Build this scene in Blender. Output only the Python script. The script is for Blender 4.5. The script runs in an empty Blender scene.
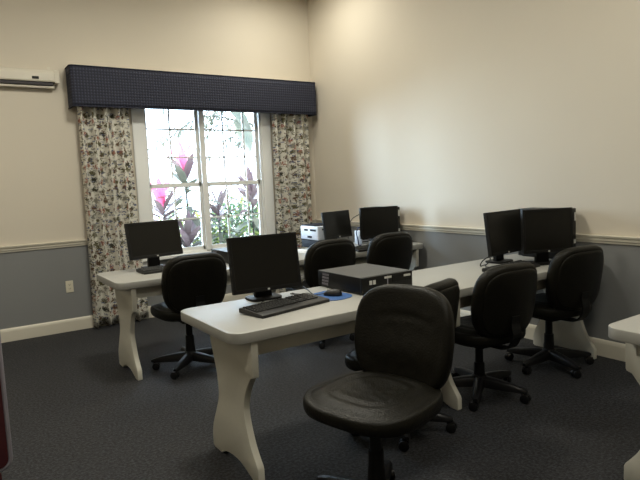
import bpy, bmesh, math, random
from mathutils import Vector, Matrix, noise
random.seed(7)
S = bpy.context.scene
COL = S.collection
PI = math.pi
R = math.radians

# ------------------------------------------------------------------ materials
MATS = {}
def nodes(name):
    m = bpy.data.materials.new(name); m.use_nodes = True
    nt = m.node_tree
    b = nt.nodes['Principled BSDF']
    MATS[name] = m
    return m, nt, b
def N(nt, t, **kw):
    n = nt.nodes.new(t)
    for k, v in kw.items(): setattr(n, k, v)
    return n
def L(nt, a, b): nt.links.new(a, b)
def math_node(nt, op, a, b=None, clamp=False):
    n = N(nt, 'ShaderNodeMath', operation=op, use_clamp=clamp)
    for i, v in enumerate((a, b)):
        if v is None: continue
        if isinstance(v, (int, float)): n.inputs[i].default_value = v
        else: L(nt, v, n.inputs[i])
    return n.outputs[0]
def mix_col(nt, f, a, b):
    n = N(nt, 'ShaderNodeMix', data_type='RGBA')
    if isinstance(f, (int, float)): n.inputs[0].default_value = f
    else: L(nt, f, n.inputs[0])
    for i, v in ((6, a), (7, b)):
        if isinstance(v, tuple): n.inputs[i].default_value = (*v, 1) if len(v) == 3 else v
        else: L(nt, v, n.inputs[i])
    return n.outputs[2]
def simple(name, col, rough=.5, var=.06, scale=20, bump=0., bscale=200, metal=0., spec=.5, coat=0.):
    """base colour with a gentle noise variation and a fine bump"""
    m, nt, b = nodes(name)
    tc = N(nt, 'ShaderNodeTexCoord')
    no = N(nt, 'ShaderNodeTexNoise'); no.inputs['Scale'].default_value = scale
    L(nt, tc.outputs['Object'], no.inputs['Vector'])
    d = tuple(c*(1-var) for c in col); l = tuple(min(1, c*(1+var)) for c in col)
    L(nt, mix_col(nt, no.outputs[0], d, l), b.inputs['Base Color'])
    b.inputs['Roughness'].default_value = rough
    b.inputs['Metallic'].default_value = metal
    b.inputs['Specular IOR Level'].default_value = spec
    if coat: b.inputs['Coat Weight'].default_value = coat
    if bump:
        n2 = N(nt, 'ShaderNodeTexNoise'); n2.inputs['Scale'].default_value = bscale
        n2.inputs['Detail'].default_value = 4
        L(nt, tc.outputs['Object'], n2.inputs['Vector'])
        bp = N(nt, 'ShaderNodeBump'); bp.inputs['Strength'].default_value = bump
        bp.inputs['Distance'].default_value = .01
        L(nt, n2.outputs[0], bp.inputs['Height']); L(nt, bp.outputs[0], b.inputs['Normal'])
    return m

M_cream = simple('cream_paint', (.63, .575, .485), .75, .02, 2, .05, 300)
M_grey = simple('grey_paint', (.215, .220, .222), .7, .03, 2, .05, 300)
M_ceil = simple('ceiling_paint', (.72, .68, .58), .9, .02, 2, .1, 120)
M_trim = simple('trim_paint', (.68, .64, .54), .45, .02, 5)
M_win = simple('window_paint', (.82, .83, .82), .4, .02, 5)
M_lam = simple('table_laminate', (.375, .37, .345), .40, .03, 60)
M_legp = simple('table_leg_laminate', (.62, .60, .52), .5, .03, 40)
M_leather = simple('black_leather', (.0075, .0068, .0045), .42, .25, 14, .25, 130, spec=.20)
M_plas = simple('black_plastic', (.006, .006, .006), .5, .1, 60, .05, 500, spec=.25)
M_base = simple('black_nylon', (.007, .007, .008), .4, .1, 60, spec=.3)
M_bezel = simple('monitor_bezel', (.007, .007, .007), .45, .1, 60, spec=.3)
M_screen = simple('dark_screen', (.009, .0085, .007), .3, .05, 6, spec=.25)
M_lidrefl = simple('lid_painted_reflection', (.075, .076, .078), .42, .06, 60, .05, 700)  # desktop lid: grey lightened to stand in for reflected light
M_casef = simple('computer_front', (.008, .008, .008), .45, .1, 60, spec=.3)
M_silver = simple('silver_sticker', (.55, .55, .53), .35, .05, 60)
M_key = simple('key_plastic', (.013, .013, .0125), .45, .1, 60)
M_keytop = simple('keyboard_body', (.012, .012, .012), .45, .1, 60)
M_pad = simple('blue_foam', (.035, .115, .33), .75, .12, 90, .2, 700)
M_printer = simple('printer_plastic', (.58, .62, .70), .4, .03, 20)
M_printerd = simple('printer_dark', (.010, .012, .020), .7, .1, 20, spec=.2)
M_paper = simple('white_paper', (.75, .75, .73), .7, .03, 10)
M_cabw = simple('cable_blue', (.02, .035, .14), .45, .1, 20)
M_cabb = simple('cable_black', (.008, .008, .008), .5, .1, 20)
M_out = simple('outlet_plastic', (.66, .62, .50), .4, .02, 20)
M_outd = simple('outlet_slot', (.05, .045, .04), .6, .02, 20)
M_scr = simple('screen_casing', (.66, .62, .53), .4, .02, 20)
M_scrd = simple('screen_slot', (.03, .025, .03), .6, .02, 20)
M_maroon = simple('maroon_fabric', (.060, .006, .010), .7, .2, 40, .2, 500)
M_edge = simple('grey_edging', (.30, .28, .32), .4, .05, 20)
M_brass = simple('lamp_housing', (.6, .6, .58), .4, .02, 20)

def carpet():
    m, nt, b = nodes('charcoal_carpet')
    tc = N(nt, 'ShaderNodeTexCoord')
    n1 = N(nt, 'ShaderNodeTexNoise'); n1.inputs['Scale'].default_value = 62; n1.inputs['Detail'].default_value = 3
    n1.inputs['Roughness'].default_value = .75
    n2 = N(nt, 'ShaderNodeTexNoise'); n2.inputs['Scale'].default_value = 1.6
    for n in (n1, n2): L(nt, tc.outputs['Object'], n.inputs['Vector'])
    r = N(nt, 'ShaderNodeValToRGB')
    r.color_ramp.elements[0].position = .42; r.color_ramp.elements[0].color = (.0030, .0032, .0040, 1)
    r.color_ramp.elements[1].position = .66; r.color_ramp.elements[1].color = (.044, .045, .052, 1)
    L(nt, n1.outputs[0], r.inputs[0])
    f = math_node(nt, 'MULTIPLY_ADD', n2.outputs[0], .35); 
    nt.nodes[-1].inputs[2].default_value = .82
    mm = N(nt, 'ShaderNodeMix', data_type='RGBA', blend_type='MULTIPLY'); mm.inputs[0].default_value = 1
    L(nt, r.outputs[0], mm.inputs[6]); L(nt, f, mm.inputs[7])
    L(nt, mm.outputs[2], b.inputs['Base Color'])
    b.inputs['Roughness'].default_value = .7
    b.inputs['Specular IOR Level'].default_value = .4
    bp = N(nt, 'ShaderNodeBump'); bp.inputs['Strength'].default_value = .6; bp.inputs['Distance'].default_value = .008
    L(nt, n1.outputs[0], bp.inputs['Height']); L(nt, bp.outputs[0], b.inputs['Normal'])
    return m
M_carpet = carpet()

def valance_mat():
    m, nt, b = nodes('navy_quilted_fabric')
    tc = N(nt, 'ShaderNodeTexCoord')
    sp = N(nt, 'ShaderNodeSeparateXYZ'); L(nt, tc.outputs['UV'], sp.inputs[0])
    k = 2*PI/.058
    a = math_node(nt, 'MULTIPLY', math_node(nt, 'ADD', sp.outputs[0], sp.outputs[1]), k)
    c = math_node(nt, 'MULTIPLY', math_node(nt, 'SUBTRACT', sp.outputs[0], sp.outputs[1]), k)
    s = math_node(nt, 'MULTIPLY', math_node(nt, 'SINE', a), math_node(nt, 'SINE', c))
    s = math_node(nt, 'MULTIPLY_ADD', s, .5); nt.nodes[-1].inputs[2].default_value = .5
    r = N(nt, 'ShaderNodeValToRGB')
    r.color_ramp.elements[0].position = .08; r.color_ramp.elements[0].color = (.042, .047, .078, 1)
    r.color_ramp.elements[1].position = .45; r.color_ramp.elements[1].color = (.013, .015, .030, 1)
    L(nt, s, r.inputs[0]); L(nt, r.outputs[0], b.inputs['Base Color'])
    b.inputs['Roughness'].default_value = .8
    bp = N(nt, 'ShaderNodeBump'); bp.inputs['Strength'].default_value = .5; bp.inputs['Distance'].default_value = .01
    L(nt, s, bp.inputs['Height']); L(nt, bp.outputs[0], b.inputs['Normal'])
    return m
M_val = valance_mat()

def curtain_mat():
    m, nt, b = nodes('printed_curtain_cotton')
    tc = N(nt, 'ShaderNodeTexCoord')
    nz = N(nt, 'ShaderNodeTexNoise'); nz.inputs['Scale'].default_value = 26; nz.inputs['Detail'].default_value = 3
    L(nt, tc.outputs['UV'], nz.inputs['Vector'])
    wob = N(nt, 'ShaderNodeVectorMath', operation='MULTIPLY_ADD')
    L(nt, nz.outputs['Color'], wob.inputs[0]); wob.inputs[1].default_value = (.085, .05, 0); L(nt, tc.outputs['UV'], wob.inputs[2])
    n2 = N(nt, 'ShaderNodeTexNoise'); n2.inputs['Scale'].default_value = 75; n2.inputs['Detail'].default_value = 2
    L(nt, tc.outputs['UV'], n2.inputs['Vector'])
    ragged = math_node(nt, 'MULTIPLY', math_node(nt, 'SUBTRACT', n2.outputs[0], .5), .85)
    col = (.70, .68, .61)
    def layer(base, sx, sy, off, thr, ramp):
        mp = N(nt, 'ShaderNodeMapping'); mp.inputs['Scale'].default_value = (sx, sy, 1); mp.inputs['Location'].default_value = (*off, 0)
        L(nt, wob.outputs[0], mp.inputs[0])
        v = N(nt, 'ShaderNodeTexVoronoi', voronoi_dimensions='2D'); v.inputs['Scale'].default_value = 1; v.inputs['Randomness'].default_value = .55
        L(nt, mp.outputs[0], v.inputs['Vector'])
        f = math_node(nt, 'LESS_THAN', math_node(nt, 'ADD', v.outputs['Distance'], ragged), thr)
        sep = N(nt, 'ShaderNodeSeparateColor'); L(nt, v.outputs['Color'], sep.inputs[0])
        r = N(nt, 'ShaderNodeValToRGB'); r.color_ramp.interpolation = 'CONSTANT'
        while len(r.color_ramp.elements) < len(ramp): r.color_ramp.elements.new(.5)
        for i, c in enumerate(ramp):
            r.color_ramp.elements[i].position = i/len(ramp); r.color_ramp.elements[i].color = (*c, 1)
        L(nt, sep.outputs[0], r.inputs[0])
        return mix_col(nt, f, base, r.outputs[0])
    olive = (.115, .105, .055); brown = (.12, .07, .04); dk = (.05, .05, .035); red = (.33, .15, .11); blue = (.11, .13, .22); grey = (.26, .25, .21)
    o1 = layer(col, 8, 10.5, (.3, .2), .28, [olive, grey, brown, olive, grey, dk])
    o2 = layer(o1, 15, 13, (5.1, 2.7), .19, [grey, olive, brown, grey])
    o3 = layer(o2, 7.5, 6.5, (1.7, 9.3), .15, [red, brown, red, olive])
    o4 = layer(o3, 9, 30, (3.7, 4.3), .16, [blue, grey, blue])
    L(nt, o4, b.inputs['Base Color'])
    b.inputs['Roughness'].default_value = .85
    b.inputs['Specular IOR Level'].default_value = .2
    return m
M_curt = curtain_mat()

def glass_mat():
    m, nt, b = nodes('window_glass')
    nt.nodes.remove(b)
    t = N(nt, 'ShaderNodeBsdfTransparent'); g = N(nt, 'ShaderNodeBsdfGlossy'); g.inputs['Roughness'].default_value = .02
    t.inputs['Color'].default_value = (.95, .97, .97, 1)
    mx = N(nt, 'ShaderNodeMixShader'); fr = N(nt, 'ShaderNodeFresnel'); fr.inputs['IOR'].default_value = 1.4
    L(nt, fr.outputs[0], mx.inputs[0]); L(nt, t.outputs[0], mx.inputs[1]); L(nt, g.outputs[0], mx.inputs[2])
    L(nt, mx.outputs[0], nt.nodes['Material Output'].inputs[0])
    return m
M_glass = glass_mat()

def leaf_mat(name, col, col2, rough=.45, trans=.35):
    m, nt, b = nodes(name)
    tc = N(nt, 'ShaderNodeTexCoord'); no = N(nt, 'ShaderNodeTexNoise'); no.inputs['Scale'].default_value = 4
    L(nt, tc.outputs['Object'], no.inputs['Vector'])
    r = N(nt, 'ShaderNodeValToRGB'); r.color_ramp.elements[0].position = .35; r.color_ramp.elements[1].position = .65
    r.color_ramp.elements[0].color = (*col, 1); r.color_ramp.elements[1].color = (*col2, 1)
    L(nt, no.outputs[0], r.inputs[0]); L(nt, r.outputs[0], b.inputs['Base Color'])
    b.inputs['Roughness'].default_value = rough
    tr = N(nt, 'ShaderNodeBsdfTranslucent'); L(nt, r.outputs[0], tr.inputs[0])
    mx = N(nt, 'ShaderNodeMixShader'); mx.inputs[0].default_value = trans
    L(nt, b.outputs[0], mx.inputs[1]); L(nt, tr.outputs[0], mx.inputs[2])
    L(nt, mx.outputs[0], nt.nodes['Material Output'].inputs[0])
    return m
M_pink = leaf_mat('pink_leaf', (.75, .16, .30), (.55, .10, .20))
M_burg = leaf_mat('burgundy_leaf', (.085, .045, .055), (.115, .085, .080))
M_gleaf = leaf_mat('grey_green_leaf', (.050, .056, .040), (.105, .098, .070))
M_green = leaf_mat('green_leaf', (.15, .19, .045), (.30, .33, .10))
M_dgreen = leaf_mat('dark_green_leaf', (.035, .065, .038), (.09, .14, .075))
M_frond = leaf_mat('pale_frond', (.17, .21, .16), (.24, .27, .21))
M_stem = simple('plant_stem', (.05, .042, .03), .7, .2, 20)
M_lawn = simple('outdoor_gravel', (.62, .60, .52), .9, .15, 6, .3, 60)

def emis(name, col, st):
    m, nt, b = nodes(name)
    b.inputs['Base Color'].default_value = (.8, .8, .8, 1)
    b.inputs['Emission Color'].default_value = (*col, 1); b.inputs['Emission Strength'].default_value = st
    return m

# ------------------------------------------------------------------ mesh helpers
class MB:
    def __init__(s): s.bm = bmesh.new(); s.uv = s.bm.loops.layers.uv.new('UVMap'); s.mi = 0
    def _new(s, faces):
        for f in faces: f.material_index = s.mi
    def box(s, x0, x1, y0, y1, z0, z1, bev=0., seg=2, mat=None):
        bm = bmesh.new()
        vs = [bm.verts.new((x, y, z)) for z in (z0, z1) for y in (y0, y1) for x in (x0, x1)]
        for q in ((0, 2, 3, 1), (4, 5, 7, 6), (0, 1, 5, 4), (2, 6, 7, 3), (0, 4, 6, 2), (1, 3, 7, 5)): bm.faces.new([vs[i] for i in q])
        if bev: bmesh.ops.bevel(bm, geom=bm.edges[:], offset=bev, segments=seg, profile=.5, affect='EDGES')
        return s.merge(bm, mat)
    def merge(s, bm, mat=None):
        if mat is not None: bm.transform(mat)
        mp = {v: s.bm.verts.new(v.co) for v in bm.verts}
        out = []
        for f in bm.faces:
            try: g = s.bm.faces.new([mp[v] for v in f.verts])
            except ValueError: continue
            g.material_index = s.mi; g.smooth = f.smooth; out.append(g)
        bm.free(); return out
    def prism(s, pts, axis, a0, a1, bev=0., mat=None, seg=2):
        """closed 2D outline extruded along an axis. pts are in the two other axes (cyclic order xy / xz / yz)"""
        bm = bmesh.new()
        def P(u, v, w): return {'x': (w, u, v), 'y': (u, w, v), 'z': (u, v, w)}[axis]
        A = [bm.verts.new(P(u, v, a0)) for u, v in pts]; B = [bm.verts.new(P(u, v, a1)) for u, v in pts]
        bm.faces.new(A); bm.faces.new(B[::-1]); n = len(pts)
        for i in range(n): bm.faces.new((A[i], B[i], B[(i+1) % n], A[(i+1) % n]))
        bmesh.ops.recalc_face_normals(bm, faces=bm.faces[:])
        if bev:
            caps = [e for e in bm.edges if len(e.link_faces) == 2 and any(len(f.verts) == n and n > 4 for f in e.link_faces)]
            bmesh.ops.bevel(bm, geom=caps, offset=bev, segments=seg, profile=.5, affect='EDGES')
        return s.merge(bm, mat)
    def lathe(s, prof, seg=24, mat=None, caps=True):
        bm = bmesh.new(); rings = []
        for r, z in prof:
            rings.append([bm.verts.new((r*math.cos(2*PI*i/seg), r*math.sin(2*PI*i/seg), z)) for i in range(seg)])
        for a, b in zip(rings, rings[1:]):
            for i in range(seg):
                f = bm.faces.new((a[i], a[(i+1) % seg], b[(i+1) % seg], b[i])); f.smooth = True
        if caps: bm.faces.new(rings[0][::-1]); bm.faces.new(rings[-1])
        return s.merge(bm, mat)
    def tube(s, pts, rad, seg=8, mat=None, caps=True):
        pts = [Vector(p) for p in pts]; n = len(pts)
        rr = rad if isinstance(rad, (list, tuple)) else [rad]*n
        bm = bmesh.new(); rings = []; up = None
        for i, p in enumerate(pts):
            t = (pts[min(i+1, n-1)]-pts[max(i-1, 0)]).normalized()
            if up is None: up = Vector((0, 0, 1)) if abs(t.z) < .9 else Vector((1, 0, 0))
            a = t.cross(up)
            if a.length < 1e-4: a = t.orthogonal()
            a.normalize(); b = a.cross(t).normalized(); up = b
            rings.append([bm.verts.new(p+(a*math.cos(2*PI*k/seg)+b*math.sin(2*PI*k/seg))*rr[i]) for k in range(seg)])
        for a, b in zip(rings, rings[1:]):
            for k in range(seg):
                f = bm.faces.new((a[k], a[(k+1) % seg], b[(k+1) % seg], b[k])); f.smooth = True
        if caps: bm.faces.new(rings[0][::-1]); bm.faces.new(rings[-1])
        bmesh.ops.recalc_face_normals(bm, faces=bm.faces[:])
        return s.merge(bm, mat)
    def grid(s, P, nu, nv, closed_u=False, smooth=True, uvf=None):
        vs = [[s.bm.verts.new(P(i, j)) for i in range(nu)] for j in range(nv)]
        for j in range(nv-1):
            for i in range(nu if closed_u else nu-1):
                i2 = (i+1) % nu
                f = s.bm.faces.new((vs[j][i], vs[j][i2], vs[j+1][i2], vs[j+1][i])); f.smooth = smooth; f.material_index = s.mi
                if uvf:
                    for lp, (a, b) in zip(f.loops, ((i, j), (i+1, j), (i+1, j+1), (i, j+1))): lp[s.uv].uv = uvf(a, b)
        return vs
    def build(s, name, mats, parent=None, smooth_angle=None, recalc=True):
        if recalc: bmesh.ops.recalc_face_normals(s.bm, faces=s.bm.faces[:])
        me = bpy.data.meshes.new(name); s.bm.to_mesh(me); s.bm.free()
        if not isinstance(mats, (list, tuple)): mats = [mats]
        for m in mats: me.materials.append(m)
        o = bpy.data.objects.new(name, me); COL.objects.link(o)
        if parent: o.parent = parent
        if smooth_angle:
            for p in me.polygons: p.use_smooth = True
            for e in me.edges: pass
            bmm = bmesh.new(); bmm.from_mesh(me)
            for e in bmm.edges:
                if len(e.link_faces) == 2 and e.calc_face_angle(0) > R(smooth_angle): e.smooth = False
            bmm.to_mesh(me); bmm.free()
        return o

def tag(o, label, cat, group=None, kind=None):
    o['label'] = label; o['category'] = cat
    if group: o['group'] = group
    if kind: o['kind'] = kind
    return o
def thing(name, label, cat, loc=(0, 0, 0), rz=0., group=None):
    o = bpy.data.objects.new(name, None); COL.objects.link(o)
    o.empty_display_size = .1
    o.location = loc; o.rotation_euler = (0, 0, rz)
    return tag(o, label, cat, group)
def struct(o, label=None, cat=None):
    o['kind'] = 'structure'
    if label: o['label'] = label
    if cat: o['category'] = cat
    return o
def copy_tree(o, parent=None):
    c = o.copy(); COL.objects.link(c)
    if parent:
        c.parent = parent
    for ch in list(o.children): copy_tree(ch, c)
    return c
def rrect(x0, x1, y0, y1, r, n=6):
    pts = []
    rs = r if isinstance(r, (list, tuple)) else [r]*4
    for (cx, cy, a, q) in ((x1-rs[0], y1-rs[0], 0, rs[0]), (x0+rs[1], y1-rs[1], 90, rs[1]), (x0+rs[2], y0+rs[2], 180, rs[2]), (x1-rs[3], y0+rs[3], 270, rs[3])):
        for i in range(n+1):
            t = R(a+90*i/n); pts.append((cx+q*math.cos(t), cy+q*math.sin(t)))
    return pts
def smooth_pts(pts, k=3):
    """Catmull-Rom through points (open)"""
    out = []; n = len(pts)
    for i in range(n-1):
        p0, p1, p2, p3 = (Vector(pts[max(i-1, 0)]), Vector(pts[i]), Vector(pts[i+1]), Vector(pts[min(i+2, n-1)]))
        for j in range(k):
            t = j/k
            out.append(tuple(.5*((2*p1)+(p2-p0)*t+(2*p0-5*p1+4*p2-p3)*t*t+(3*p1-p0-3*p2+p3)*t**3)))
    out.append(tuple(pts[-1])); return out

# ------------------------------------------------------------------ camera
f_px, yaw, pitch, roll = 565.925, .590070, .102277, -.043027
CAM = Vector((-4.11878, -6.21322, 1.42))
fw = Vector((math.sin(yaw)*math.cos(pitch), math.cos(yaw)*math.cos(pitch), -math.sin(pitch)))
r0 = Vector((math.cos(yaw), -math.sin(yaw), 0)); u0 = r0.cross(fw)
rr = math.cos(roll)*r0+math.sin(roll)*u0; uu = -math.sin(roll)*r0+math.cos(roll)*u0
cd = bpy.data.cameras.new('camera'); cam = bpy.data.objects.new('camera', cd); COL.objects.link(cam)
cd.sensor_width = 36; cd.lens = f_px/640*36; cd.clip_start = .05
mw = Matrix((rr, uu, -fw)).transposed().to_4x4(); mw.translation = CAM
cam.matrix_world = mw
S.camera = cam

# ------------------------------------------------------------------ room shell
XL, YF, ZC = -5.6, -8.4, 3.78
RAIL0, RAIL1, BASE = .871, .931, .130
WX0, WX1, WZ0, WZ1 = -2.20, -.755, .66, 2.44
b = MB(); b.box(XL-.1, .1, YF-.1, .1, -.1, 0)
struct(b.build('floor', M_carpet), 'charcoal speckled carpet floor', 'floor')
b = MB(); b.box(XL-.1, .1, YF-.1, .1, ZC, ZC+.1)
struct(b.build('ceiling', M_ceil), 'cream painted ceiling above the room', 'ceiling')
ZS = .9
b = MB()
def two_tone(b, x0, x1, y0, y1):
    b.mi = 1; b.box(x0, x1, y0, y1, 0, ZS); b.mi = 0; b.box(x0, x1, y0, y1, ZS, ZC)
two_tone(b, XL, WX0, 0, .12); two_tone(b, WX1, .12, 0, .12)
b.mi = 1; b.box(WX0, WX1, 0, .12, 0, WZ0); b.mi = 0; b.box(WX0, WX1, 0, .12, WZ1, ZC)
struct(b.build('wall_back', [M_cream, M_grey], recalc=False), 'window wall, cream above the rail and grey below', 'wall')
b = MB(); two_tone(b, 0, .12, YF, 0)
struct(b.build('wall_right', [M_cream, M_grey], recalc=False), 'right wall, cream above the rail and grey below', 'wall')
b = MB(); two_tone(b, XL-.12, XL, YF, .12)
struct(b.build('wall_left', [M_cream, M_grey], recalc=False), 'left wall out of view, cream above grey', 'wall')
b = MB(); two_tone(b, XL, .12, YF-.12, YF)
struct(b.build('wall_front', [M_cream, M_grey], recalc=False), 'wall behind the viewer, cream above grey', 'wall')
rail = [(0, RAIL0), (.010, RAIL0), (.012, RAIL0+.012), (.020, RAIL0+.020), (.022, RAIL1-.022), (.030, RAIL1-.016), (.034, RAIL1-.004), (.034, RAIL1), (0, RAIL1)]
base = [(0, 0), (.016, 0), (.016, BASE-.03), (.012, BASE-.012), (.006, BASE-.003), (0, BASE)]
def along_x(prof, x0, x1): 
    b = MB(); b.prism([(-d, z) for d, z in prof], 'x', x0, x1); return b
def along_y(prof, y0, y1):
    b = MB(); b.prism([(-d, z) for d, z in prof], 'y', y0, y1); return b
struct(along_x(rail, XL, WX0-.13).build('trim_1', M_trim), 'white chair rail left of the window', 'chair rail')
struct(along_x(rail, WX1+.13, 0).build('trim_2', M_trim), 'short white chair rail right of the window', 'chair rail')
struct(along_y(rail, YF, 0).build('trim_3', M_trim), 'white chair rail along the right wall', 'chair rail')
struct(along_x(base, XL, 0).build('baseboard_back', M_trim), 'white baseboard under the window wall', 'baseboard')
struct(along_y(base, YF, 0).build('baseboard_right', M_trim), 'white baseboard along the right wall', 'baseboard')

# window ---------------------------------------------------------------
win = thing('window_1', 'white twin sash window over the back desks', 'window', (0, 0, 0)); win['kind'] = 'structure'
b = MB()
b.box(WX0-.12, WX0+.012, -.022, 0, WZ0-.10, WZ1+.10, .004); b.box(WX1-.012, WX1+.12, -.022, 0, WZ0-.10, WZ1+.10, .004)
b.box(WX0-.12, WX1+.12, -.024, 0, WZ1-.012, WZ1+.11, .004)
b.build('casing', M_win, win)
b = MB(); b.box(WX0-.15, WX1+.15, -.055, .04, WZ0-.025, WZ0+.012, .006); b.build('sill', M_win, win)
b = MB()
for x0, x1, z0, z1 in ((WX0, WX0+.03, WZ0, WZ1), (WX1-.03, WX1, WZ0, WZ1), (WX0, WX1, WZ1-.03, WZ1), (WX0, WX1, WZ0, WZ0+.03), (-1.555, -1.495, WZ0, WZ1)):
    b.box(x0, x1, .0, .118, z0, z1, .002)
b.build('jamb', M_win, win)
b = MB()
for (x0, x1, ms) in ((WX0+.03, -1.555, [-1.883]), (-1.495, WX1-.03, [-1.235, -.965])):
    for (z0, z1, y, hs) in ((1.425, WZ1-.03, .062, [1.763, 2.08]), (WZ0+.03, 1.475, .040, [1.06])):
        st = .028
        b.box(x0, x0+st, y, y+.03, z0, z1, .002); b.box(x1-st, x1, y, y+.03, z0, z1, .002)
        b.box(x0, x1, y, y+.03, z0, z0+.045, .002); b.box(x0, x1, y, y+.03, z1-.045, z1, .002)
        for m_ in ms: b.box(m_-.009, m_+.009, y+.006, y+.022, z0, z1)
        for h_ in hs: b.box(x0, x1, y+.006, y+.022, h_-.009, h_+.009)
b.build('sash', M_win, win)
b = MB()
for (x0, x1) in ((WX0+.05, -1.57), (-1.48, WX1-.05)):
    b.box(x0, x1, .079, .083, 1.45, WZ1-.05); b.box(x0, x1, .055, .059, WZ0+.05, 1.45)
b.build('glass_pane', M_glass, win)

# valance and curtains ---------------------------------------------------
def valance():
    t = thing('window_valance', 'navy quilted box valance mounted above the window', 'valance', (-1.494, 0, 2.262))
    w1, h, d = 1.442, .392, .205
    b = MB()
    # front and two returns as one thick shell with softened corners
    def ring(off, dd):
        pts = []
        hw = w1-off; r = .035
        pts.append((-hw, 0)); pts.append((-hw, -(dd-r)))
        for i in range(1, 6): a = R(180+90*i/5); pts.append((-hw+r+r*math.cos(a), -(dd-r)+r*math.sin(a)))
        for k in range(1, 24): pts.append((-hw+r+(2*hw-2*r)*k/24, -dd))
        for i in range(0, 6): a = R(270+90*i/5); pts.append((hw-r+r*math.cos(a), -(dd-r)+r*math.sin(a)))
        pts.append((hw, 0)); return pts
    o = ring(0, d); i_ = ring(.02, d-.02)
    ln = [0]
    for p, q in zip(o, o[1:]): ln.append(ln[-1]+math.dist(p, q))
    nz = 8
    b.grid(lambda i, j: (o[i][0], o[i][1]-.006*math.sin(PI*j/nz), h*j/nz), len(o), nz+1, uvf=lambda i, j: (ln[min(i, len(o)-1)], h*j/nz))
    b.grid(lambda i, j: (i_[i][0], i_[i][1], h*(1-j/nz)), len(o), nz+1, uvf=lambda i, j: (ln[min(i, len(o)-1)], h*j/nz))
    for z in (0, h):
        b.grid(lambda i, j: ((o, i_)[j][i][0], (o, i_)[j][i][1], z), len(o), 2, smooth=False, uvf=lambda i, j: (ln[min(i, len(o)-1)], j*.02))
    bmesh.ops.remove_doubles(b.bm, verts=b.bm.verts[:], dist=1e-5)
    b.build('fabric_box', M_val, t)
    b = MB(); b.box(-w1+.022, w1-.022, -d+.022, -.001, h-.02, h-.004); b.build('top_board', M_trim, t)
    b = MB()
    zz = h+.002
    b.tube([(x, y, zz) for x, y in o], .006, 6); b.tube([(x, y-.001, .002) for x, y in o], .006, 6)
    b.build('piping', M_val, t)
valance()

def curtain(name, label, x0, x1, z0, z1, y, nf, flare0, flare1, amp):
    amp *= 1.25
    t = thing(name, label, 'curtain', (x0, y, z0))
    w = x1-x0; n = nf*14; nz = 26
    rnd = random.Random(int(abs(x0)*1000))
    ph = [rnd.uniform(-.5, .5) for _ in range(nf+2)]
    am = [rnd.uniform(.65, 1.15) for _ in range(nf+2)]
    def P(i, j):
        u = i/(n-1); v = j/(nz-1)           # v: 0 floor, 1 top
        k = u*nf; q = int(k); fr = k-q
        a = am[q]*(1-fr)+am[q+1]*fr; pp = ph[q]*(1-fr)+ph[q+1]*fr
        s = math.sin(2*PI*k+pp*(1.2-v))
        yy = -amp*a*(s+.35*math.sin(4*PI*k+pp*2))*(1.0-.25*v)
        xx = w*u+.018*math.cos(2*PI*k+pp)*(1-.3*v) - flare0*(1-u)*(1-v)**2 + flare1*u*(1-v)**2
        return (xx, yy, (z1-z0)*v)
    b = MB()
    cl = 2.1*w
    b.grid(P, n, nz, uvf=lambda i, j: (cl*i/(n-1), (z1-z0)*j/(nz-1)))
    o = b.build('cloth', M_curt, t)
    sm = o.modifiers.new('thickness', 'SOLIDIFY'); sm.thickness = .003; sm.offset = 0
    b = MB(); b.tube([(-.02, 0, z1-z0+.012), (w+.02, 0, z1-z0+.012)], .010, 10)
    b.build('rod', M_trim, t)
curtain('window_curtain', 'long printed curtain at the left of the window, reaching the floor', -2.885, -2.385, .018, 2.36, -.105, 4, .015, .06, .052)
curtain('window_curtain', 'long printed curtain at the right of the window, beside the corner', -.660, -.135, .018, 2.36, -.105, 4, .0, .0, .050)

# wall outlet --------------------------------------------------------------
t = thing('wall_outlet', 'cream outlet plate on the grey wall left of the curtain', 'outlet', (-3.075, 0, .462))
b = MB(); b.box(-.036, .036, -.007, 0, -.06, .06, .003); b.build('cover_plate', M_out, t)
for z in (-.02, .02):
    b = MB(); b.prism(rrect(-.016, .016, z-.014, z+.014, .008, 4), 'y', -.009, -.006); sk = b.build('socket', M_out, t)
    b = MB()
    for x in (-.007, .007): b.box(x-.0015, x+.0015, -.0096, -.0085, z-.003, z+.007)
    b.lathe([(.003, -.0005), (.003, .0005)], 10, Matrix.Translation((0, -.0092, z-.008)) @ Matrix.Rotation(PI/2, 4, 'X'))
    b.build('slots', M_outd, sk)

# projection screen ------------------------------------------------------------
t = thing('projection_screen', 'rolled up white projection screen high on the left wall section', 'projection screen', (-4.06, 0, 2.50))
b = MB(); b.prism([(-.004, .0), (-.098, .0), (-.105, .012), (-.105, .075), (-.090, .105), (-.05, .122), (-.004, .122)], 'x', -1.02, 1.02, .004)
b.build('casing', M_scr, t)
for x in (-1.02, 1.02):
    b = MB(); b.prism([(-.002, -.008), (-.108, -.008), (-.112, .075), (-.094, .110), (-.05, .128), (-.002, .128)], 'x', x-.02, x+.025, .004)
    c_ = b.build('end_cap', M_scr, t)
b = MB(); b.box(-.985, .985, -.085, -.02, -.03, -.001); b.build('slot', M_scrd, t)
b = MB(); b.prism([(u*.013-.055, v*.014-.045) for u, v in [(math.cos(2*PI*k/12), math.sin(2*PI*k/12)) for k in range(12)]], 'x', -1.0, 1.0, .002); b.build('bottom_bar', M_scr, t)
b = MB(); b.box(.80, .86, -.1085, -.104, .020, .045, .001); b.build('latch', M_casef, t)
for x in (-.94, .97):
    b = MB(); b.box(x-.012, x+.012, -.004, 0, .05, .16); b.build('bracket', M_scr, t)

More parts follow.
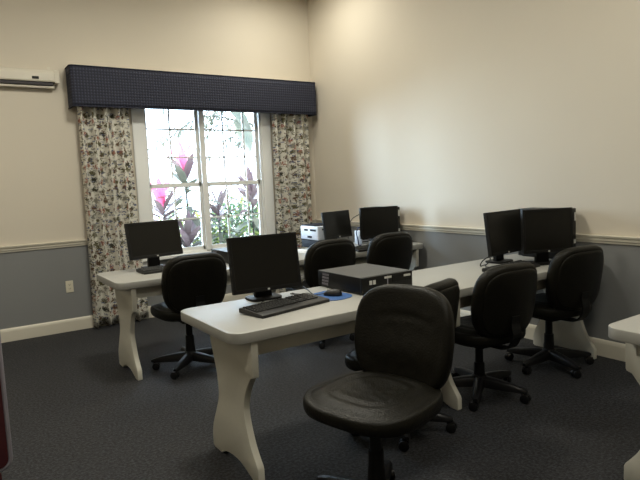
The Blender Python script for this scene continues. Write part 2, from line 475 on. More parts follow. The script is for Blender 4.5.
# ------------------------------------------------------------------ tables
TZ = .75
def table(label, x0, x1, yc, legs, group='trestle training tables'):
    L_ = x1-x0
    t = thing('computer_table', label, 'table', ((x0+x1)/2, yc, 0), 0, group)
    h = L_/2-.002
    b = MB(); b.prism(rrect(-h, h, -.338, .375, .075, 8), 'z', TZ-.052, TZ, .005); b.build('tabletop', M_lam, t, 35)
    # waisted leg panels with two feet and an arch between them (y, z)
    front = [(-.324, .698), (-.324, .697), (-.320, .530), (-.316, .520), (-.292, .512)]
    waist = smooth_pts([(-.292, .512), (-.238, .440), (-.205, .360), (-.203, .310), (-.222, .240), (-.262, .155), (-.315, .085)], 4)
    foot = [(-.322, .070), (-.322, .004), (-.316, 0), (-.262, 0)]
    arch = smooth_pts([(-.262, 0), (-.205, .020), (-.12, .042), (-.02, .042), (.05, .026), (.10, 0)], 4)
    foot2 = [(.19, 0), (.207, .010), (.207, .075)]
    rear = smooth_pts([(.207, .075), (.190, .135), (.135, .235), (.095, .320), (.100, .430), (.132, .530), (.165, .620), (.172, .698)], 4)
    pts = front+waist+foot+arch+foot2+rear
    cl = []
    for q in pts:
        if not cl or math.dist(cl[-1], q) > .002: cl.append(tuple(q))
    for x in legs:
        x = x-(x0+x1)/2
        b = MB(); b.prism(cl, 'x', x, x+.035, .0025); lg = b.build('leg_panel', M_legp, t, 35)
    b = MB(); b.box(-h+.135, h-.135, -.260, -.240, .608, .698, .002); b.build('modesty_panel', M_legp, t)
    return t
table('long white table in the foreground carrying the large monitor near its rounded end', -3.08, -.02, -3.58, (-2.98, -1.615, -.135))
table('long white table below the window carrying the lone left monitor and printer', -3.10, -.02, -1.70, (-3.0, -1.80, -.145))
cut = table('white table cut off at the right edge of the picture', -1.80, -.20, -5.235, (-1.62, -.405))
cut.rotation_euler = (0, 0, PI)

# ------------------------------------------------------------------ chairs
def sq(a, e):
    c = math.cos(a); s = math.sin(a)
    return (math.copysign(abs(c)**(2/e), c), math.copysign(abs(s)**(2/e), s))
SEAT = .525
def chair_proto():
    t = thing('task_chair', '', 'chair', (0, 0, 0), 0, 'black swivel task chairs')
    na = 56
    # seat cushion, front is +Y
    prof = []
    for k in range(0, 15):   # top from the centre outwards
        r = .02+.93*k/14
        prof.append((r, 'top'))
    b = MB()
    W, D = .264, .258
    rows = []
    for k in range(16):
        r = .03+.90*k/15; rows.append((r, None))
    edge = [(.965, .072), (.99, .060), (1.0, .042), (.995, .022), (.975, .006), (.93, .0)]
    def seat_top(r, u, v):
        z = .088-.030*max(0, (r-.55)/.45)**2.2
        z -= .010*math.exp(-((r-.60)/.045)**2)            # seam of the inner panel
        z -= .010*max(0, 1-(r/.6)**2)                     # dished middle
        if v > 0: z -= .020*max(0, v-.45)**2*4*.6           # waterfall front
        z += .0022*noise.noise(Vector((u*9, v*9, 1.3)))*(1 if r < .6 else .4)
        return z
    allr = [('t', r) for r, _ in rows]+[('e', e) for e in edge]
    def P(i, j):
        a = 2*PI*i/na; cx, cy = sq(a, 3.0)
        k, d = allr[j]
        r = d if k == 't' else d[0]
        # the seat narrows a little towards the back
        u, v = cx*r, cy*r
        x = u*W*(1+.05*v); y = v*D
        if k == 't': z = seat_top(r, u, v)
        else:
            z = d[1]
            if v > .45: z -= .020*(v-.45)**2*4*.6*min(1, d[1]/.07)
        return (x, y, SEAT-.088+z)
    g = b.grid(P, na, len(allr), closed_u=True)
    b.bm.faces.new(g[0]).smooth = True; b.bm.faces.new(g[-1])
    seat = b.build('seat', M_leather, t)
    b = MB(); b.prism([(x*.225, y*.215) for x, y in [sq(2*PI*i/32, 3) for i in range(32)]], 'z', SEAT-.100, SEAT-.086, .004); b.build('seat_shell', M_plas, t)
    # backrest : centre at y=-.235, front face +Y
    BZ, HW, HH, TH = .705, .254, .232, .042
    lean = R(9)
    nb = 60
    fr = [.04+.86*k/14 for k in range(15)]
    seq = [('f', r) for r in fr]+[('e', (.955, .80)), ('e', (.99, .45)), ('e', (1.0, 0.)), ('e', (.985, -.5)), ('e', (.95, -.85))]+[('b', r) for r in fr[::-1]]
    def Q(i, j):
        a = 2*PI*i/nb; cx, cz = sq(a, 3.3)
        k, d = seq[j]; r = d[0] if k == 'e' else d
        u, w = cx*r, cz*r
        x = u*HW*(1.0-.05*max(0, -w)-.03*max(0, w)); z = w*HH
        bow = .055*u*u-.020*w*w*0
        if k == 'f':
            y = TH*(1-.22*r**3)
            y -= .007*math.exp(-((w-.42+.25*u*u)/.05)**2)*max(0, 1-(u/.75)**2)     # curved crease of the lumbar panel
            y += .012*math.exp(-((w+.25)/.3)**2)*(1-u*u)
            y += .002*noise.noise(Vector((u*6, w*6, 4)))
        elif k == 'e': y = TH*d[1]*.9
        else: y = -TH*(1-.25*r**3)
        y += bow
        p = Vector((x, y, z)); p.rotate(Matrix.Rotation(lean, 3, 'X'))
        return (p.x, p.y-.268, p.z+BZ)
    b = MB(); g = b.grid(Q, nb, len(seq), closed_u=True)
    b.bm.faces.new(g[0]).smooth = True; b.bm.faces.new(g[-1]).smooth = True
    back = b.build('backrest', M_leather, t)
    # rear plastic shell
    def Qs(i, j):
        a = 2*PI*i/nb; cx, cz = sq(a, 3.3)
        r = (.04, .3, .6, .8, .86, .88, .86)[j]
        yy = (-1.16, -1.16, -1.12, -1.05, -.98, -.85, -.7)[j]*TH
        u, w = cx*r, cz*r
        p = Vector((u*HW, yy+.055*u*u, w*HH)); p.rotate(Matrix.Rotation(lean, 3, 'X'))
        return (p.x, p.y-.268, p.z+BZ)
    b = MB(); g = b.grid(Qs, nb, 7, closed_u=True); b.bm.faces.new(g[0])
    b.build('back_shell', M_leather, t)
    # flat J bar from below the seat up the rear of the backrest
    path = smooth_pts([(0, .04, SEAT-.125), (0, -.16, SEAT-.125), (0, -.265, SEAT-.105), (0, -.312, SEAT-.03), (0, -.300, .57), (0, -.306, .62)], 4)
    b = MB()
    def J(i, j):
        p = path[j]; q = path[min(j+1, len(path)-1)]; o_ = path[max(j-1, 0)]
        tg = (Vector(q)-Vector(o_)).normalized(); nn = Vector((0, tg.z, -tg.y))
        x, dn = ((-.034, -.006), (.034, -.006), (.034, .006), (-.034, .006))[i]
        return Vector(p)+Vector((x, 0, 0))+nn*dn
    g = b.grid(J, 4, len(path), closed_u=True, smooth=False); b.bm.faces.new(g[0]); b.bm.faces.new(g[-1])
    b.build('back_bracket', M_plas, t)
    b = MB(); b.box(-.085, .085, -.10, .10, SEAT-.150, SEAT-.099, .012); b.build('seat_mechanism', M_plas, t, 40)
    b = MB(); b.tube([(.07, .02, SEAT-.125), (.17, .02, SEAT-.128), (.235, .022, SEAT-.14)], .006, 8); lv = b.build('height_lever', M_plas, t)
    b = MB(); b.box(.225, .29, .008, .036, SEAT-.150, SEAT-.136, .005); b.build('lever_paddle', M_plas, lv, 40)
    b = MB(); b.lathe([(.040, .115), (.037, .17), (.034, .20), (.033, .26), (.026, .262), (.025, SEAT-.145)], 20); b.build('gas_column', M_plas, t, 50)
    # five-star base (its own turning angle), casters below the arm tips
    b = MB(); b.lathe([(.030, .07), (.046, .075), (.050, .10), (.048, .125), (.036, .135)], 24)
    for k in range(5):
        a = 2*PI*k/5
        m = Matrix.Rotation(a, 4, 'Z')
        pts = [(.03, .125, .060, .031), (.12, .118, .058, .028), (.22, .104, .060, .024), (.285, .090, .062, .021), (.308, .082, .066, .013)]
        def A(i, j):
            r, zt, zb, hw = pts[j]
            y, z = ((-hw, zb), (hw, zb), (hw, zt-.012), (hw*.6, zt), (-hw*.6, zt), (-hw, zt-.012))[i]
            return m @ Vector((r, y, z))
        g = b.grid(A, 6, 5, closed_u=True, smooth=False); b.bm.faces.new(g[0]); b.bm.faces.new(g[-1])
    st = b.build('star_base', M_base, t, 50)
    for k in range(5):
        a = 2*PI*k/5; tip = Matrix.Rotation(a, 4, 'Z') @ Vector((.285, 0, 0))
        sw = random.uniform(0, 2*PI)
        m = Matrix.Translation(tip) @ Matrix.Rotation(sw, 4, 'Z')
        b = MB()
        for x in (-.014, .014):
            b.lathe([(.020, -.010), (.028, -.007), (.028, .007), (.020, .010)], 16, m @ Matrix.Translation((x, .012, .028)) @ Matrix.Rotation(PI/2, 4, 'Y'))
        b.prism([(-.016, .030), (-.012, .052), (.012, .056), (.036, .050), (.042, .034), (.030, .028), (.012, .034)], 'x', -.005, .005, 0, m)
        b.tube([m @ Vector((0, 0, .045)), m @ Vector((0, 0, .072))], .006, 8)
        b.build('caster', M_base, st, 40)
    return t
proto = chair_proto()
def facing(dx, dy): return math.atan2(dy, dx)-PI/2
def bearing(a): return (math.sin(R(a)), math.cos(R(a)))
CH = [  # x, y, facing bearing, base angle (deg, world), height change, label
    (-2.680, -4.42, 256, 40, .028, 'nearest black leather chair, turned toward the viewer with its seat in front'),
    (-2.04, -3.84, -16, 20, -.060, 'black chair largely hidden behind the nearest chair and the desktop computer'),
    (-1.300, -3.80, 5, 0, -.045, 'black chair tucked in at the long front table, second from the right wall'),
    (-.49, -3.76, 7, 38, -.02, 'black chair standing closest to the right wall, before the tower'),
    (-2.56, -1.97, 2, 10, 0, 'black chair under the window, its back beside the lone left monitor'),
    (-1.355, -2.03, 3, 25, 0, 'black chair before the printer, seen between large monitor and desktop computer'),
    (-.68, -2.03, 3, 55, 0, 'black chair in the far corner, above the desktop computer'),
]
for i, (x, y, be, ba, dz, lab) in enumerate(CH):
    c = proto if i == 0 else copy_tree(proto)
    d = bearing(be)
    c.location = (x, y, 0); c.rotation_euler = (0, 0, facing(*d)); c['label'] = lab
    for ch in c.children:
        if ch.name.startswith('star_base'): ch.rotation_euler = (0, 0, R(ba)-facing(*d))
        else: ch.location.z = dz-(.022 if i == 0 and ch.name.startswith('back') else 0)

# ------------------------------------------------------------------ monitors
def monitor(label, x, y, zb, w, h, yawd, tilt, cable=None):
    """x,y,zb: centre of the lower front edge of the panel"""
    a = R(yawd)
    n = Vector((math.sin(a), -math.cos(a), 0))
    bx, by = x-n.x*.075, y-n.y*.075
    t = thing('flat_monitor', label, 'monitor', (bx, by, TZ), a, 'black flat monitors')
    zl = zb-TZ
    M = Matrix.Translation((0, -.075, zl)) @ Matrix.Rotation(-tilt, 4, 'X')
    b = MB(); b.box(-w/2, w/2, 0, .030, 0, h, .005, 2, M)
    b.box(-w/2+.05, w/2-.05, .028, .052, .05, h-.05, .010, 2, M); b.build('housing', M_bezel, t, 40)
    bz = .017
    b = MB()
    for q in ((-w/2+.001, w/2-.001, h-bz, h-.001), (-w/2+.001, w/2-.001, .001, bz+.006), (-w/2+.001, -w/2+bz, bz, h-bz), (w/2-bz, w/2-.001, bz, h-bz)):
        b.box(q[0], q[1], -.004, .004, q[2], q[3], .0015, 1, M)
    bz_o = b.build('bezel', M_bezel, t)
    b = MB(); b.box(-w/2+bz, w/2-bz, -.0015, .002, bz+.006, h-bz, 0, 1, M); b.build('screen', M_screen, t)
    b = MB(); b.prism([(.008*math.cos(2*PI*k/16), .006*math.sin(2*PI*k/16)+.011) for k in range(16)], 'y', -.0052, -.0035, 0, M); b.build('badge', M_silver, bz_o)
    zt = zl+h*.42
    b = MB(); b.prism([(-.052, .012), (.052, .012), (.046, zt), (-.046, zt)], 'y', .0, .026, .004, Matrix.Rotation(0, 4, 'X')); b.build('stand_neck', M_plas, t)
    b = MB(); b.prism(rrect(-.100, .100, -.070, .085, .045, 6), 'z', 0, .014, .004); b.build('stand_foot', M_plas, t, 40)
    return t
monitor('lone wide monitor on the table before the left curtain', -2.624, -1.52, .851, .474, .304, 7.9, .19)
monitor('large front monitor on the nearest table, behind the black keyboard', -2.581, -3.364, .809, .43, .324, -4.7, .146)
monitor('dark monitor beside the printer, angled so it looks narrow', -.862, -1.702, .862, .385, .267, 13.3, .128)
monitor('dark monitor in the far corner with a tower peeking out behind', -.467, -1.85, .836, .42, .311, -13.2, .02)
monitor('narrow looking monitor left of the pair by the right wall', -.581, -3.483, .822, .454, .325, 6.0, .124)
monitor('squarely seen monitor right of the pair, in front of the tower', -.495, -3.764, .842, .404, .317, -21.5, .042)

# ------------------------------------------------------------------ computers
def tower(label, xr, yf, h):
    w, d = .175, .40
    t = thing('tower_computer', label, 'computer', (xr-w/2, yf+d/2, TZ), 0, 'black tower computers')
    b = MB(); b.box(-w/2, w/2, -d/2+.02, d/2, .006, h, .004); b.build('case', M_casef, t, 40)
    b = MB(); b.box(-w/2, w/2, -d/2, -d/2+.022, .004, h+.001, .006); b.build('front_bezel', M_casef, t, 40)
    b = MB()
    for z in (h-.06, h-.105): b.box(-w/2+.012, w/2-.012, -d/2-.003, -d/2+.002, z, z+.038, .002)
    b.build('drive_cover', M_casef, t)
    b = MB(); b.box(w/2-.030, w/2-.010, -d/2-.0045, -d/2-.0025, h-.095, h-.030); b.build('sticker', M_silver, t)
    b = MB(); b.box(w/2-.034, w/2-.008, -d/2-.0035, -d/2-.0005, .115, .145, .001); b.build('port_panel', M_silver, t)
    for x in (-w/2+.03, w/2-.03):
        b = MB(); b.box(x-.015, x+.015, -d/2+.03, d/2-.03, 0, .008); b.build('foot', M_plas, t)
    return t
tower('black tower computer behind the far corner monitor', -.072, -1.715, .372)
tower('black tower computer behind the right pair of monitors', -.050, -3.70, .385)

def desktop(label, x0, yf, w=.405, d=.47, h=.102, rz=0.):
    t = thing('desktop_computer', label, 'computer', (x0+w/2, yf+d/2, TZ), rz, 'flat black desktop computers')
    hw, hd = w/2, d/2
    b = MB(); b.box(-hw, hw, -hd+.022, hd, .006, h, .003); cs = b.build('case', M_casef, t, 40)
    b = MB(); b.box(-hw+.001, hw-.001, -hd+.024, hd-.001, h-.001, h+.0015, .001, 1); b.build('lid', M_lidrefl, t)
    b = MB(); b.box(-hw, hw, -hd, -hd+.024, .004, h+.001, .005); fb = b.build('front_bezel', M_casef, t, 40)
    b = MB(); b.box(hw-.165, hw-.012, -hd-.003, -hd+.002, h-.050, h-.010, .002); dr = b.build('drive_bay', M_plas, t)
    b = MB(); b.box(hw-.075, hw-.020, -hd-.0045, -hd-.0025, h-.027, h-.014); b.build('label_strip', M_silver, dr)
    b = MB(); b.box(-.03, .025, -hd-.003, -hd-.0005, h-.022, h-.009); b.build('sticker', M_silver, fb)
    b = MB()
    for x in (-.145, -.118): b.box(x, x+.020, -hd-.003, -hd-.0005, h-.045, h-.020)
    b.build('badge', M_silver, fb)
    b = MB()
    b.box(-hw+.19, -hw+.196, -hd-.002, -hd+.001, .01, h-.006); b.build('seam_strip', M_edge, fb)
    b = MB()      # slanted cooling slots on the left side
    for k in range(6):
        for r_ in range(4):
            b.box(-hw-.0008, -hw+.001, hd-.05-k*.012-.004*r_, hd-.044-k*.012-.004*r_, .018+.02*r_, .032+.02*r_)
    b.build('cooling_slots', M_edge, cs)
    for x in (-hw+.03, hw-.03):
        for y in (-hd+.05, hd-.05):
            b = MB(); b.lathe([(.010, 0), (.012, .006)], 12, Matrix.Translation((x, y, 0))); b.build('foot', M_plas, t)
    return t
desktop('flat desktop computer on the nearest table beside the blue mouse pad', -2.125, -3.655, .395, .46)
desktop('flat desktop computer under the window, half hidden by the large front monitor', -2.09, -1.86)

# ------------------------------------------------------------------ keyboards, mouse, pad
def keyboard(label, x, y, rz, w=.455, d=.174, cable=True):
    t = thing('keyboard', label, 'keyboard', (x, y, TZ), rz, 'black keyboards')
    hw, hd = w/2, d/2
    b = MB(); b.prism([(-hd, 0), (hd, .006), (hd, .028), (hd-.012, .032), (-hd+.01, .018), (-hd, .015)], 'x', -hw, hw, .002); b.build('body', M_keytop, t)
    b = MB()
    def row(yc, xs, kw):
        zc = .0185+(yc+hd-.01)/(d-.022)*.013
        for xx in xs: b.box(xx-kw/2, xx+kw/2, yc-.0075, yc+.0075, zc-.002, zc+.0065, .0018, 1)
    ys = [hd-.026-.0195*k-(.006 if k else 0) for k in range(6)]
    for k, yc in enumerate(ys):
        x0 = -hw+.020
        if k == 5:
            row(yc, [x0+.0195*i for i in (0, 1.2, 2.4)], .019); row(yc, [x0+.0195*6.2], .115); row(yc, [x0+.0195*i for i in (10.2, 11.4, 12.6, 13.8)], .019)
        else: row(yc, [x0+.0195*i+(.0, .0, .006, .009, .004)[k]*(1 if i else 0) for i in range(14)], .0165)
        if k != 3: row(yc, [x0+.0195*(15.2+i) for i in range(3)], .0165)
        row(yc, [x0+.0195*(18.6+i) for i in range(4)], .0165)
    kk = b.build('keycaps', M_key, t); kk['kind'] = 'stuff'
    for xx in (-hw+.05, hw-.05):
        b = MB(); b.box(xx-.015, xx+.015, hd-.02, hd-.008, 0, .008); b.build('tilt_foot', M_plas, t)
    if cable:
        pts = smooth_pts([(.02, hd-.004, .016), (.03, hd+.03, .004), (-.02, hd+.09, .0035), (.06, hd+.15, .0035), (.10, hd+.24, .0035)], 5)
        b = MB(); b.tube(pts, .0025, 6); b.build('cable', M_cabb, t)
    return t
keyboard('black keyboard in front of the large front monitor', -2.605, -3.592, R(11), .485, .195)
keyboard('black keyboard before the lone left monitor', -2.60, -1.66, R(4), cable=False)
keyboard('black keyboard before the pair of monitors by the right wall', -.82, -3.69, R(5), cable=False)
keyboard('black keyboard before the far corner monitor', -.66, -1.962, R(-3), cable=False)

b = MB()
b.prism(rrect(-.115, .115, -.13, .13, [.03, .03, .10, .10], 7), 'z', 0, .004, .001)
o = b.build('mouse_pad', M_pad); o.location = (-2.235, -3.535+.02, TZ); o.rotation_euler = (0, 0, R(12))
tag(o, 'bright blue mouse pad beside the flat desktop computer', 'mouse pad')
o.location = (-2.265, -3.52, TZ)
def mouse(label, x, y, z, rz):
    t = thing('computer_mouse', label, 'mouse', (x, y, z), rz, 'computer mice')
    b = MB(); nu = 28
    lev = [(1, 0), (1.03, .006), (1, .016), (.88, .026), (.62, .034), (.3, .037)]
    def P(i, j):
        a = 2*PI*i/nu; cx, cy = sq(a, 2.4); r, z_ = lev[j]
        return (cx*r*.031*(1-.10*cy), cy*r*.055-.004*(j > 2), z_*(1-.14*cy*r))
    g = b.grid(P, nu, len(lev), closed_u=True); b.bm.faces.new(g[0]); b.bm.faces.new(g[-1]).smooth = True
    bd = b.build('shell', M_keytop, t)
    b = MB(); b.lathe([(.007, -.003), (.009, 0), (.007, .003)], 14, Matrix.Translation((0, .028, .0295)) @ Matrix.Rotation(PI/2, 4, 'Y')); b.build('scroll_wheel', M_silver, t)
    b = MB(); b.tube(smooth_pts([(0, .053, .010), (.0, .08, .004), (-.04, .14, .003), (-.02, .22, .003), (.02, .27, .003)], 5), .002, 6); b.build('cable', M_cabb, t)
    return t
mouse('black mouse resting on the blue pad', -2.245, -3.525, TZ+.004, R(35))

# printer, paper, bits on the back table -------------------------------------------
t = thing('desk_printer', 'white boxy printer on the back table by the right curtain', 'printer', (-.85, -1.36, TZ))
b = MB(); b.box(-.145, .145, -.16, .16, .0, .085, .006); b.build('paper_tray', M_printerd, t, 40)
b = MB(); b.box(-.15, .15, -.165, .165, .085, .225, .012, 3); body = b.build('body', M_printer, t, 40)
b = MB(); b.box(-.14, .14, -.10, .155, .223, .236, .006); b.build('top_cover', M_printerd, t, 40)
b = MB(); b.box(-.1525, -.149, -.13, -.02, .175, .195, .001); b.box(-.1525, -.149, .02, .09, .175, .195, .001); b.box(-.1525, -.149, -.05, .03, .105, .125, .001)
b.build('side_slot', M_printerd, t)
b = MB(); b.box(-.10, .10, -.170, -.162, .185, .202, .001); b.build('output_slot', M_printerd, t)
b = MB(); b.box(.05, .13, -.175, -.160, .205, .223, .003); b.build('control_panel', M_printerd, t)
b = MB(); b.box(-.105, .105, -.1485, .1485, 0, .002)
o = b.build('paper_sheet', M_paper); o.location = (-1.20, -1.52, TZ); o.rotation_euler = (0, 0, R(12))
tag(o, 'white sheet of paper lying in front of the printer', 'paper')
mouse('black mouse lying on the table near the printer', -1.17, -1.72, TZ, R(20))
t = thing('adapter_box', 'small pale blue-white box between the two far monitors', 'box', (-.43, -1.50, TZ))
b = MB(); b.box(-.05, .05, -.06, .06, 0, .14, .006); b.build('case', M_printer, t, 40)
b = MB(); b.box(-.04, .04, -.0615, -.058, .02, .03); b.box(-.04, .04, -.0615, -.058, .045, .055); b.build('vents', M_printerd, t)
def cable(label, pts, rad, mat, k=6):
    b = MB(); b.tube(smooth_pts(pts, k), rad, 8)
    o = b.build('loose_cable', mat); tag(o, label, 'cable', 'loose cables'); return o
cable('blue video cable hanging between the two far monitors', [(-.60, -1.69, .95), (-.62, -1.66, .90), (-.60, -1.66, .80), (-.585, -1.65, .758), (-.54, -1.63, .757)], .006, M_cabw)
cable('thin black cable arching behind the far corner monitor', [(-.56, -1.66, 1.08), (-.62, -1.60, 1.03), (-.65, -1.56, .95), (-.64, -1.55, .90), (-.63, -1.52, .755)], .004, M_cabb)
cable('looped black cable on the table left of the right pair of monitors', [(-.75, -3.42, .755), (-.86, -3.45, .755), (-.90, -3.50, .80), (-.86, -3.53, .83), (-.82, -3.50, .79), (-.82, -3.46, .755), (-.86, -3.52, .755), (-.80, -3.55, .755)], .004, M_cabb)
cable('black cable on the table behind the large front monitor', [(-2.40, -3.30, .754), (-2.35, -3.38, .754), (-2.33, -3.46, .754), (-2.30, -3.38, .754), (-2.26, -3.28, .754), (-2.22, -3.16, .754)], .0035, M_cabb)

# maroon panel at the left edge -------------------------------------------
t = thing('divider_panel', 'dark maroon panel with pale grey edging at the left picture edge', 'panel', (-4.27, -3.20, 0), R(4))
b = MB(); b.prism(rrect(-.33, .320, .125, 1.05, .04, 6), 'y', -.018, .018, .002); b.build('fabric_board', M_maroon, t)
b = MB()
rr_ = rrect(-.33, .33, .115, 1.06, .05, 6); rr_.append(rr_[0]); rr_.append(rr_[1])
b.tube([(x, 0, z) for x, z in rr_], .012, 10, caps=False); b.build('edging', M_edge, t)
b = MB(); b.box(-.32, .285, -.016, .016, .012, .100, .004); b.build('kick_board', M_maroon, t)
for x in (-.25, .22):
    b = MB(); b.box(x-.02, x+.02, -.20, .20, 0, .03, .005); b.box(x-.018, x+.018, -.018, .018, .03, .104); b.build('foot', M_maroon, t)

# ------------------------------------------------------------------ outdoors
b = MB(); b.box(-14, 10, .25, 26, -.35, -.25)
struct(b.build('ground', M_lawn), 'bright gravel ground outside the window', 'ground')
def leaf(b, base, d, length, width, droop, up=None, n=7):
    d = Vector(d).normalized(); base = Vector(base)
    side = d.cross(Vector((0, 0, 1)))
    if side.length < .05: side = Vector((1, 0, 0))
    side.normalize()
    if up is not None: side.rotate(Matrix.Rotation(up, 3, d))
    rows = []
    p = base.copy(); dd = d.copy(); st = length/n
    for k in range(n+1):
        s = k/n
        w = width*(math.sin(PI*min(1, s*.92+.08))**.8)*.5 if k < n else .002
        nn = side.cross(dd).normalized()
        rows.append((p-side*w+nn*w*.25, p, p+side*w+nn*w*.25))
        dd = (dd+Vector((0, 0, -droop/n))).normalized(); p = p+dd*st
    b.grid(lambda i, j: rows[j][i], 3, n+1)
def ti_plant(label, x, y, zb, h, n, ll, lw, mats, seed, lean=(0, 0), spread=.9):
    rnd = random.Random(seed)
    t = thing('cordyline_plant', label, 'plant', (x, y, zb), 0, 'cordyline plants outside the window')
    b = MB(); top = Vector((lean[0], lean[1], h))
    b.tube([(0, 0, 0), (lean[0]*.4, lean[1]*.4, h*.5), top], [.02, .017, .012], 8); b.build('stem', M_stem, t)
    for mi, (m, frac0, frac1) in enumerate(mats):
        b = MB()
        for k in range(n):
            f = k/n
            if not (frac0 <= f < frac1): continue
            el = R(-14)+R(76)*f+rnd.uniform(-.1, .1)
            az = k*2.4+rnd.uniform(-.3, .3)
            zz = h*(.66+.34*f)
            q = Vector((lean[0], lean[1], 0))*(zz/h)
            leaf(b, (q.x, q.y, zz), (math.cos(az)*math.cos(el)*spread, math.sin(az)*math.cos(el)*spread, math.sin(el)), ll*rnd.uniform(.8, 1.15), lw*rnd.uniform(.85, 1.2), .9*(1-f)+.1, rnd.uniform(-.3, .3))
        b.build('leaves', m, t, recalc=False)
    return t
G0 = -.25
ti_plant('tall cordyline with a pink crown behind the left window pane', -1.38, 1.0, G0, 1.92, 30, .50, .095, [(M_gleaf, 0, .74), (M_burg, .74, .87), (M_pink, .87, 1.01)], 3)
ti_plant('lower pink cordyline at the far left of the window', -1.72, .95, G0, 1.50, 30, .42, .085, [(M_gleaf, 0, .35), (M_burg, .35, .80), (M_pink, .80, 1.01)], 5)
ti_plant('burgundy cordyline at the right of the window', -.24, 1.35, G0, 1.60, 30, .50, .10, [(M_gleaf, 0, .4), (M_burg, .4, 1.01)], 8)
ti_plant('small dark cordyline in the middle of the right window', -.94, 1.0, G0, 1.40, 28, .42, .08, [(M_gleaf, 0, .5), (M_burg, .5, 1.01)], 12)
ti_plant('broad grey-green cordyline low at the left of the window', -1.50, .75, G0, 1.00, 30, .48, .09, [(M_gleaf, 0, .6), (M_burg, .6, 1.01)], 15)
def bush(label, x, y, zb, rx, ry, h, n, ll, lw, m, m2, seed):
    rnd = random.Random(seed)
    t = thing('garden_shrub', label, 'shrub', (x, y, zb), 0, 'shrubs outside the window')
    b = MB()
    for k in range(7): b.tube([(rnd.uniform(-.05, .05), rnd.uniform(-.05, .05), 0), (rnd.uniform(-rx, rx)*.3, rnd.uniform(-ry, ry)*.3, h*.45), (rnd.uniform(-rx, rx)*.7, rnd.uniform(-ry, ry)*.7, h*.85)], [.015, .01, .005], 6)
    b.build('stems', M_stem, t)
    for mm, q in ((m, .6), (m2, .4)):
        b = MB()
        for k in range(int(n*q)):
            while True:
                p = Vector((rnd.uniform(-1, 1), rnd.uniform(-1, 1), rnd.uniform(0, 1)))
                if p.x**2+p.y**2+(p.z*1.0)**2 < 1: break
            d = Vector((p.x+rnd.uniform(-.6, .6), p.y+rnd.uniform(-.6, .6), rnd.uniform(.0, 1)))
            leaf(b, (p.x*rx, p.y*ry, .08+p.z*h), d, ll*rnd.uniform(.6, 1.2), lw*rnd.uniform(.7, 1.2), .7, rnd.uniform(-1, 1), 4)
        b.build('foliage', mm, t, recalc=False)
    return t
bush('dense green shrub low at the right of the window', -.20, 1.9, G0, .75, .45, 1.42, 1300, .20, .05, M_dgreen, M_green, 21)
bush('light green shrub in the middle of the window', -.95, 2.3, G0, .75, .45, 1.25, 1200, .22, .045, M_green, M_frond, 22)
bush('yellow-green low shrub under the left pane', -1.75, 1.75, G0, .6, .4, 1.0, 800, .22, .045, M_green, M_frond, 23)
bush('dark shrub further back beyond the right pane', .8, 3.2, G0, 1.0, .7, 1.6, 900, .2, .06, M_dgreen, M_dgreen, 24)
def tree():
    rnd = random.Random(31)
    t = thing('garden_tree', 'tree with drooping pale branches at the top of the right pane', 'tree', (1.35, 3.3, G0))
    b = MB(); b.tube([(0, 0, 0), (-.08, 0, 1.2), (-.05, -.1, 2.4), (-.35, -.2, 3.4)], [.13, .11, .09, .05], 10)
    br = []
    for k in range(12):
        z = rnd.uniform(2.3, 3.4); a = rnd.uniform(2.4, 4.1); ln = rnd.uniform(1.0, 2.3)
        p0 = Vector((-.05-.3*max(0, z-2.4), -.1, z)); p1 = p0+Vector((math.cos(a)*ln*.6, math.sin(a)*ln*.5, .25)); p2 = p0+Vector((math.cos(a)*ln, math.sin(a)*ln*.8, -.25))
        b.tube(smooth_pts([p0, p1, p2], 4), .012, 6); br.append((p0, p1, p2))
    b.build('trunk', M_stem, t)
    b = MB()
    for p0, p1, p2 in br:
        for k in range(44):
            s = rnd.uniform(.3, 1.0); p = p0.lerp(p1, s*2) if s < .5 else p1.lerp(p2, s*2-1)
            leaf(b, p+Vector((rnd.uniform(-.1, .1),)*3), (rnd.uniform(-1, 1), rnd.uniform(-1, 1), rnd.uniform(-1.5, .1)), rnd.uniform(.10, .2), .035, .6, rnd.uniform(-1, 1), 4)
    b.build('foliage', M_gleaf, t, recalc=False)
    b = MB()
    leaf(b, (-1.82, -2.0, 2.60), (.55, .1, -.80), .52, .44, .3, 1.2, 9); leaf(b, (-1.90, -2.02, 2.75), (.75, .0, -.45), .46, .24, .6, 1.1, 9)
    b.build('broad_leaf', M_gleaf, t, recalc=False)
tree()

# ------------------------------------------------------------------ lights
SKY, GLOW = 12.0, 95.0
W = bpy.data.worlds.new('world'); S.world = W; W.use_nodes = True
nt = W.node_tree; bg = nt.nodes['Background']
sky = nt.nodes.new('ShaderNodeTexSky'); sky.sky_type = 'HOSEK_WILKIE'; sky.turbidity = 6; sky.ground_albedo = .5
sky.sun_direction = (.3, -.45, .84)
mx = nt.nodes.new('ShaderNodeMix'); mx.data_type = 'RGBA'; mx.inputs[0].default_value = .75
nt.links.new(sky.outputs[0], mx.inputs[6]); mx.inputs[7].default_value = (.66, .83, 1.0, 1)
nt.links.new(mx.outputs[2], bg.inputs[0])
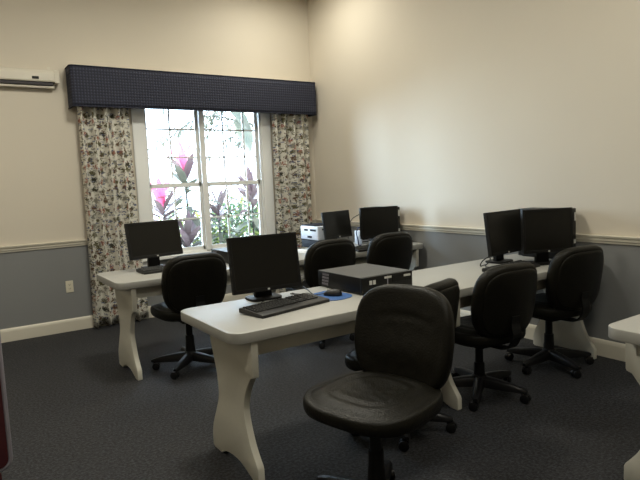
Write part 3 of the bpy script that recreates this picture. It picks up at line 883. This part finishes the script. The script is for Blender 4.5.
# broad glow added to the sky, left of the window, brightening the right wall
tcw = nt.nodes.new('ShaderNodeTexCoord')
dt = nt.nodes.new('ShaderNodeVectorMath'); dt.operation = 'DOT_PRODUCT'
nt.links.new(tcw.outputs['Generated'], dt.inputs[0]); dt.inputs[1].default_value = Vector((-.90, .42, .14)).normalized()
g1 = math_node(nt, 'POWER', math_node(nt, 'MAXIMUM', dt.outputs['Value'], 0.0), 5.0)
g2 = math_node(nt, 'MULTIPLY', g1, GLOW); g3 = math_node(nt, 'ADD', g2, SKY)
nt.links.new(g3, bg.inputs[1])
def area(name, loc, rot, sx, sy, power, col, portal=False):
    l = bpy.data.lights.new(name, 'AREA'); l.shape = 'RECTANGLE'; l.size = sx; l.size_y = sy; l.energy = power; l.color = col
    o = bpy.data.objects.new(name, l); COL.objects.link(o); o.location = loc; o.rotation_euler = rot
    if portal: l.cycles.is_portal = True
    return o
area('window_portal', ((WX0+WX1)/2, .15, (WZ0+WZ1)/2), (-PI/2, 0, 0), WX1-WX0, WZ1-WZ0, 1, (1, 1, 1), True)
sl = bpy.data.lights.new('sun', 'SUN'); sl.energy = 4.0; sl.angle = R(2); sl.color = (1, .95, .85)
so = bpy.data.objects.new('sun', sl); COL.objects.link(so); so.rotation_euler = Vector((-.25, .40, -.88)).to_track_quat('-Z', 'Y').to_euler()
LAMPS = [(-.80, -.95, 21), (-2.5, -2.3, 57), (-4.5, -2.3, 28), (-1.3, -4.9, 27), (-3.6, -5.9, 34)]
M_diff = emis('lamp_diffuser', (1, .86, .66), 1.5)
for i, (x, y, pw) in enumerate(LAMPS):
    t = thing('ceiling_light', 'square ceiling light fixture above the room', 'ceiling light', (x, y, ZC), 0, 'ceiling lights')
    b = MB(); b.box(-.32, .32, -.32, .32, -.07, 0, .01); b.build('housing', M_brass, t)
    b = MB(); b.box(-.29, .29, -.29, .29, -.078, -.068, .004); b.build('diffuser', M_diff, t)
    area('ceiling_lamp', (x, y, ZC-.085), (0, 0, 0), .56, .56, pw, (1, .965, .83))

vs = S.view_settings
S.display_settings.display_device = 'sRGB'
vs.view_transform = 'Standard'; vs.look = 'None'; vs.exposure = 0.0; vs.gamma = 1.0; vs.use_curve_mapping = False
S.cycles.use_denoising = True
S.cycles.max_bounces = 8; S.cycles.diffuse_bounces = 5; S.cycles.transparent_max_bounces = 12
S.cycles.sample_clamp_indirect = 6
S.cycles.caustics_reflective = False; S.cycles.caustics_refractive = False
